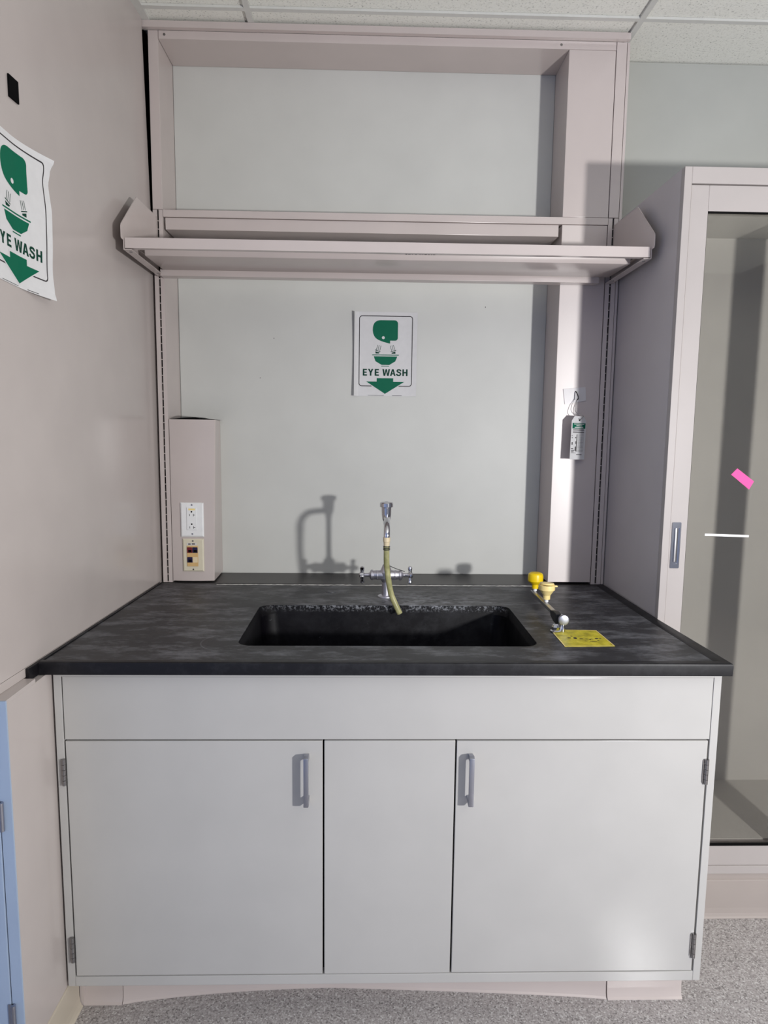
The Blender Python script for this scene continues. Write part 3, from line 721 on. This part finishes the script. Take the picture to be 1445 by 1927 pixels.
lathe(bm, (FX, FY, 1.0125), (0, 0, 1), [(0, 0.0085), (0.003, 0.0085)], 14)
obj('cable_tie', bm, M_BLKRUB, fc, smooth=True, label='black cable tie with a long tail')

# ------------------------------------------------------------------ deck-mounted eyewash unit
EX = 1.2165
ew = thing('eyewash_unit', (EX, 0.24, 0.9137), 'chrome deck eyewash arm with two yellow spray heads, right of the sink basin', 'eyewash')
bm = bmesh.new()
lathe(bm, (1.2000, 0.228, 0.9150), (0, 0, 1), [(0, 0.0145), (0.003, 0.0145), (0.005, 0.0105), (0.013, 0.0110), (0.018, 0.0085), (0.021, 0.004)], 8)
lathe(bm, (1.2185, 0.232, 0.9150), (0, 0, 1), [(0, 0.008), (0.008, 0.0075), (0.014, 0.006), (0.024, 0.006)], 16)
obj('base', bm, M_CHROME, ew, smooth=True)
bm = bmesh.new()
lathe(bm, (1.2205, 0.226, 0.9445), (0, 1, 0), [(0, 0.0105), (0.001, 0.0135), (0.004, 0.0148), (0.008, 0.0140), (0.012, 0.011), (0.03, 0.010), (0.034, 0.0085)], 26)
obj('valve', bm, M_SATIN, ew, smooth=True)
bm = bmesh.new(); prism(bm, [(0.246, 0.930), (0.272, 0.930), (0.300, 0.938), (0.306, 0.952), (0.272, 0.958), (0.246, 0.956)], 'x', 1.2045, 1.2190, 0.0015)
obj('arm_block', bm, M_BLKRUB, ew, smooth=True, label='dark pivot block')
bm = bmesh.new()
prism(bm, [(0.296, 0.9395), (0.546, 0.9395), (0.552, 0.942), (0.552, 0.947), (0.546, 0.9495), (0.296, 0.9495)], 'x', 1.2095, 1.2225, 0.0012)
obj('arm', bm, M_STEEL, ew, smooth=True)
for y, dx, mt, top_, lab in ((0.536, 0.0045, M_YELLOW, True, 'bright yellow spray head with its cap shut'), (0.402, 0.0040, M_PALEYEL, False, 'pale yellow spray head with its cap flap open')):
    bm = bmesh.new(); x = EX+dx; zb = 0.9500
    cyl(bm, (x, y, zb-0.0005), (x, y, zb+0.0075), 0.0055, 16); st = obj('stem', bm, M_WHITEPL, ew, smooth=True)
    bm = bmesh.new()
    if top_: pr = [(0.007, 0.0095), (0.019, 0.0100), (0.021, 0.0115), (0.027, 0.0200), (0.031, 0.0230), (0.046, 0.0232), (0.052, 0.0215), (0.0555, 0.0165), (0.0565, 0.008)]
    else: pr = [(0.007, 0.0090), (0.0075, 0.0100), (0.019, 0.0105), (0.021, 0.0120), (0.033, 0.0195), (0.035, 0.0225), (0.0465, 0.0228), (0.049, 0.0225), (0.0495, 0.0190), (0.044, 0.0175)]
    lathe(bm, (x, y, zb), (0, 0, 1), pr, 30)
    h = obj('spray_head', bm, mt, ew, smooth=True, label=lab)
    if not top_:
        bm = bmesh.new(); lathe(bm, (x, y+0.001, zb+0.050), (0.06, 0.05, 1), [(0, 0.0195), (0.002, 0.0205), (0.0045, 0.0195), (0.0055, 0.014)], 26)
        box(bm, x+0.018, x+0.030, y-0.004, y+0.004, zb+0.043, zb+0.047, bev=0.001)
        obj('cap_flap', bm, M_PALEYEL, h, smooth=True)

ys = thing('yellow_sticker', (1.25, 0.176, 0.9136), 'worn yellow safety sticker lying on the countertop in front of the eyewash unit', 'sticker')
bm = bmesh.new(); prism(bm, [(1.1890, 0.1065), (1.3140, 0.1115), (1.3114, 0.2400), (1.1909, 0.2470)], 'z', 0.9136, 0.9146)
obj('sheet', bm, M_YSIGN, ys)
bm = bmesh.new()
for a, b in (((1.1890, 0.1065), (1.3140, 0.1115)), ((1.3140, 0.1115), (1.3114, 0.2400)), ((1.3114, 0.2400), (1.1909, 0.2470)), ((1.1909, 0.2470), (1.1890, 0.1065))):
    va = Vector((a[0], a[1], 0.9149)); vb_ = Vector((b[0], b[1], 0.9149)); d = (vb_-va).normalized(); q = Vector((-d.y, d.x, 0))*0.0022
    bm.faces.new([bm.verts.new(p) for p in (va, vb_, vb_+q, va+q)])
obj('border', bm, M_PALEYEL, ys, label='pale worn border')
bm = bmesh.new()     # what is left of the dark printing: broken, worn strokes
xk = 1.213
for x0, x1, y0, y1 in ((1.214, 1.226, 0.170, 0.178), (1.229, 1.240, 0.166, 0.180), (1.226, 1.234, 0.186, 0.191), (1.243, 1.2545, 0.164, 0.171), (1.258, 1.266, 0.163, 0.168), (1.266, 1.272, 0.158, 0.163), (1.270, 1.280, 0.163, 0.168), (1.283, 1.293, 0.164, 0.174), (1.294, 1.302, 0.168, 0.173), (1.262, 1.284, 0.143, 0.148), (1.250, 1.263, 0.148, 0.152), (1.284, 1.290, 0.150, 0.156)):
    n = 7; cx, cy = (x0+x1)/2, (y0+y1)/2
    vs = [bm.verts.new((cx+(x1-x0)/2*random.uniform(0.7, 1.15)*math.cos(k*2*math.pi/n), cy+(y1-y0)/2*random.uniform(0.7, 1.15)*math.sin(k*2*math.pi/n), 0.9148)) for k in range(n)]
    bm.faces.new(vs)
obj('lettering', bm, M_INK, ys, label='worn dark printing')

# ------------------------------------------------------------------ hook plate and inspection tag on the post
hp = thing('hook_plate', (1.39, D1, 1.523), 'clear-white adhesive plate with a wire hook on the right post, above the tag', 'hook')
bm = bmesh.new(); prism(bm, [(1.3583, 1.5240), (1.4285, 1.5362), (1.4246, 1.5811), (1.3508, 1.5733)], 'y', D1-0.0022, D1-0.0002); obj('plate', bm, M_PLATE, hp)
bm = bmesh.new(); tube(bm, spline([(1.3925, D1-0.0025, 1.566), (1.3925, D1-0.010, 1.563), (1.3945, D1-0.020, 1.553), (1.3955, D1-0.024, 1.545), (1.3950, D1-0.0225, 1.540), (1.3940, D1-0.016, 1.539)], 5), 0.0017, 10); obj('hook', bm, M_BLKRUB, hp, smooth=True)
tg = thing('inspection_tag', (1.40, 0.745, 1.343), 'white inspection tag with a green heading hanging on a wire from the hook plate', 'tag')
def tmap(u, v, l): return (1.3695+u*0.0590-0.002*(1-v), 0.7295+u*0.034-l, 1.3435+v*0.1415-0.0012*u)
def tag_part(name, pts, mat, lift, parent, label=None, thick=0.0):
    bm = bmesh.new(); bv = [bm.verts.new(tmap(u, v, lift)) for u, v in pts]; bm.faces.new(bv)
    if thick:
        b2 = [bm.verts.new(tmap(u, v, lift-thick)) for u, v in pts]; bm.faces.new(b2[::-1])
        for i in range(len(pts)): bm.faces.new((bv[i], bv[(i+1) % len(pts)], b2[(i+1) % len(pts)], b2[i]))
    return obj(name, bm, mat, parent, label=label)
card = tag_part('card', [(0.0, 0.0), (1.0, 0.0), (1.0, 0.90), (0.80, 1.0), (0.18, 1.0), (0.0, 0.89)], M_PAPER, 0.0004, tg, thick=0.0008)
hdg = tag_part('heading', [(0.07, 0.715), (0.95, 0.715), (0.95, 0.84), (0.07, 0.84)], M_GREEN, 0.0007, card, label='green heading band')
bm = bmesh.new()
for u0, u1, v in ((0.17, 0.86, 0.815), (0.33, 0.74, 0.780), (0.22, 0.80, 0.742)):
    bm.faces.new([bm.verts.new(tmap(*p, 0.0010)) for p in ((u0, v-0.008), (u1, v-0.008), (u1, v+0.008), (u0, v+0.008))])
obj('heading_lettering', bm, M_PAPER, hdg, label='white heading lines')
bm = bmesh.new()
def q_(u0, u1, v0, v1): bm.faces.new([bm.verts.new(tmap(*p, 0.0008)) for p in ((u0, v0), (u1, v0), (u1, v1), (u0, v1))])
for v in (0.695, 0.672, 0.64, 0.62): q_(0.12, 0.88, v-0.006, v+0.006)
for k in range(14): q_(0.44, 0.86, 0.585-k*0.031, 0.589-k*0.031)
for k in range(5): q_(0.44+k*0.105, 0.446+k*0.105, 0.182, 0.589)
for u0, u1, v0, v1 in ((0.06, 0.10, 0.54, 0.56), (0.07, 0.12, 0.49, 0.515), (0.30, 0.36, 0.49, 0.52), (0.38, 0.42, 0.18, 0.58), (0.05, 0.2, 0.245, 0.262), (0.06, 0.28, 0.205, 0.22), (0.07, 0.24, 0.17, 0.185), (0.31, 0.37, 0.20, 0.30), (0.32, 0.37, 0.36, 0.42), (0.08, 0.14, 0.34, 0.40), (0.42, 0.80, 0.105, 0.12), (0.06, 0.4, 0.145, 0.152)): q_(u0, u1, v0, v1)
obj('printing', bm, M_INK, card, label='dark grey printed grid and lines')
bm = bmesh.new(); c0 = Vector(tmap(0.52, 0.915, 0.0012))
lathe(bm, c0, (0.5, -1, 0), [(0, 0.0036), (0.0004, 0.0036)], 18); obj('eyelet', bm, M_SLOT, card)
bm = bmesh.new()
tube(bm, spline([(1.3945, D1-0.0195, 1.5420), (1.3880, 0.757, 1.530), (1.3800, 0.752, 1.508), (1.3810, 0.748, 1.490), (c0.x-0.003, c0.y-0.002, c0.z+0.004), (c0.x, c0.y-0.0015, c0.z)], 6), 0.0008, 8)
tube(bm, spline([(1.3945, D1-0.0190, 1.5420), (1.3905, 0.758, 1.526), (1.3870, 0.757, 1.505), (1.3960, 0.752, 1.492), (1.4130, 0.750, 1.486), (c0.x+0.004, c0.y-0.0015, c0.z+0.002)], 6), 0.0008, 8)
obj('wire', bm, M_STEEL, tg, smooth=True)

# ------------------------------------------------------------------ glass-fronted display case
GX0, GX1, GY, GZ = 1.521, 2.405, 0.348, 2.119
gc = thing('display_case', ((GX0+GX1)/2, 0.62, 0), 'tall warm white display case with sliding glass doors, right of the sink', 'display case')
bm = bmesh.new()
box(bm, GX0, GX0+0.018, GY+0.02, D2-0.002, 0.1445, GZ); box(bm, GX1-0.018, GX1, GY+0.02, D2-0.002, 0.1445, GZ)
box(bm, GX0+0.018, GX1-0.018, GY+0.02, D2-0.002, 2.06, GZ); box(bm, GX0+0.018, GX1-0.018, GY+0.02, D2-0.002, 0.1445, 0.208)
obj('case_body', bm, M_CASESIDE, gc)
bm = bmesh.new()
box(bm, GX0+0.019, GX1-0.019, 0.762, 0.772, 0.212, 2.056); box(bm, GX0+0.0182, GX0+0.0195, GY+0.07, 0.762, 0.212, 2.056); box(bm, GX1-0.0195, GX1-0.0182, GY+0.07, 0.762, 0.212, 2.056)
box(bm, GX0+0.019, GX1-0.019, GY+0.07, 0.772, 2.056, 2.0595); box(bm, GX0+0.019, GX1-0.019, GY+0.07, 0.772, 0.2085, 0.212)
obj('case_lining', bm, M_CASEIN, gc)
bm = bmesh.new()
box(bm, GX0, 1.541, GY, GY+0.02, 0.1445, GZ, bev=0.001); box(bm, GX1-0.02, GX1, GY, GY+0.02, 0.1445, GZ, bev=0.001)
box(bm, 1.541, GX1-0.02, GY, GY+0.02, 2.0775, GZ, bev=0.001); box(bm, 1.541, GX1-0.02, GY, GY+0.02, 0.1445, 0.1685, bev=0.001)
box(bm, 1.541, GX1-0.02, GY+0.003, GY+0.018, 2.0845, 2.0865)
obj('face_frame', bm, M_CASE, gc, smooth=True)
def slide_door(x0, x1, sl, srr, y0):
    z0, z1 = 0.1692, 2.0750; gz0, gz1 = 0.2290, 2.0105
    bm = bmesh.new()
    box(bm, x0, x0+sl, y0, y0+0.018, z0, z1, bev=0.001); box(bm, x1-srr, x1, y0, y0+0.018, z0, z1, bev=0.001)
    box(bm, x0+sl, x1-srr, y0, y0+0.018, gz1, z1, bev=0.001); box(bm, x0+sl, x1-srr, y0, y0+0.018, z0, gz0, bev=0.001)
    d = obj('sliding_door', bm, M_CASE, gc, smooth=True)
    obj('glass_pane', B(x0+sl-0.004, x1-srr+0.004, y0+0.0105, y0+0.0145, gz0-0.004, gz1+0.004), M_GLASS, d)
    bm = bmesh.new(); t = 0.0018      # dark glazing bead on the top and bottom rails
    box(bm, x0+sl, x1-srr, y0+0.002, y0+0.0095, gz0, gz0+0.0055); box(bm, x0+sl, x1-srr, y0+0.002, y0+0.0095, gz1-0.0035, gz1); box(bm, x0+sl, x0+sl+0.0012, y0+0.002, y0+0.0095, gz0+0.0055, gz1-0.0035)
    obj('glazing_bead', bm, M_SLOT, d, label='black glazing bead')
    return d
gd = slide_door(1.5425, 2.010, 0.0475, 0.060, GY+0.004)
slide_door(1.922, GX1-0.022, 0.056, 0.0475, GY+0.026)
# recessed finger pull
PX, PY = 1.5600, GY+0.004
bm = bmesh.new(); n = 0
o_ = [(PX+dx, z) for dx, z in rrect(-0.0125, 0.0125, 1.0600, 1.1890, 0.003, 4)]; i_ = [(PX+dx, z) for dx, z in rrect(-0.0085, 0.0085, 1.0720, 1.1770, 0.006, 4)]
lo = [[bm.verts.new((x, y, z)) for x, z in L_] for L_, y in ((o_, PY), (o_, PY-0.0025), (i_, PY-0.0025), (i_, PY-0.0004))]
for a, b in zip(lo, lo[1:]):
    for i in range(len(a)): bm.faces.new((a[i], a[(i+1) % len(a)], b[(i+1) % len(b)], b[i]))
bm.faces.new(lo[-1])
obj('finger_pull', bm, M_CHROME, gd, smooth=True, label='chrome recessed finger pull')
bm = bmesh.new(); lathe(bm, (PX, PY-0.001, 1.0780), (0, 0, 1), [(0, 0.0048), (0.004, 0.0052), (0.088, 0.0052), (0.094, 0.0048)], 16); 
for v in bm.verts: v.co.y = PY-0.0009 + (v.co.y-(PY-0.001))*0.35
obj('pull_bar', bm, M_STEEL, gd, smooth=True)
bm = bmesh.new(); box(bm, GX0+0.004, GX1-0.004, GY+0.012, GY+0.022, 0.0, 0.1438); cove(bm, [(GX0+0.004, GY+0.012), (GX1-0.004, GY+0.012)], 0.120, foot=0.008)
obj('base_plinth', bm, M_PLINTH, gc)

GG = GY+0.004+0.0105
def glass_note(name, pts, mat, label, cat):
    bm = bmesh.new(); prism(bm, pts, 'y', GG-0.0012, GG-0.0003); return tag(obj(name, bm, mat), label, cat)
glass_note('sticky_note', [(1.7075, 1.3213), (1.7605, 1.2806), (1.7725, 1.3030), (1.7235, 1.3385)], M_PINK, 'bright pink sticky note stuck askew on the glass door', 'sticky note')
glass_note('label_strip', [(1.6455, 1.1500), (1.7700, 1.1470), (1.7700, 1.1530), (1.6455, 1.1565)], M_WHITEPL, 'thin white label strip stuck on the glass door below the pink note', 'label')
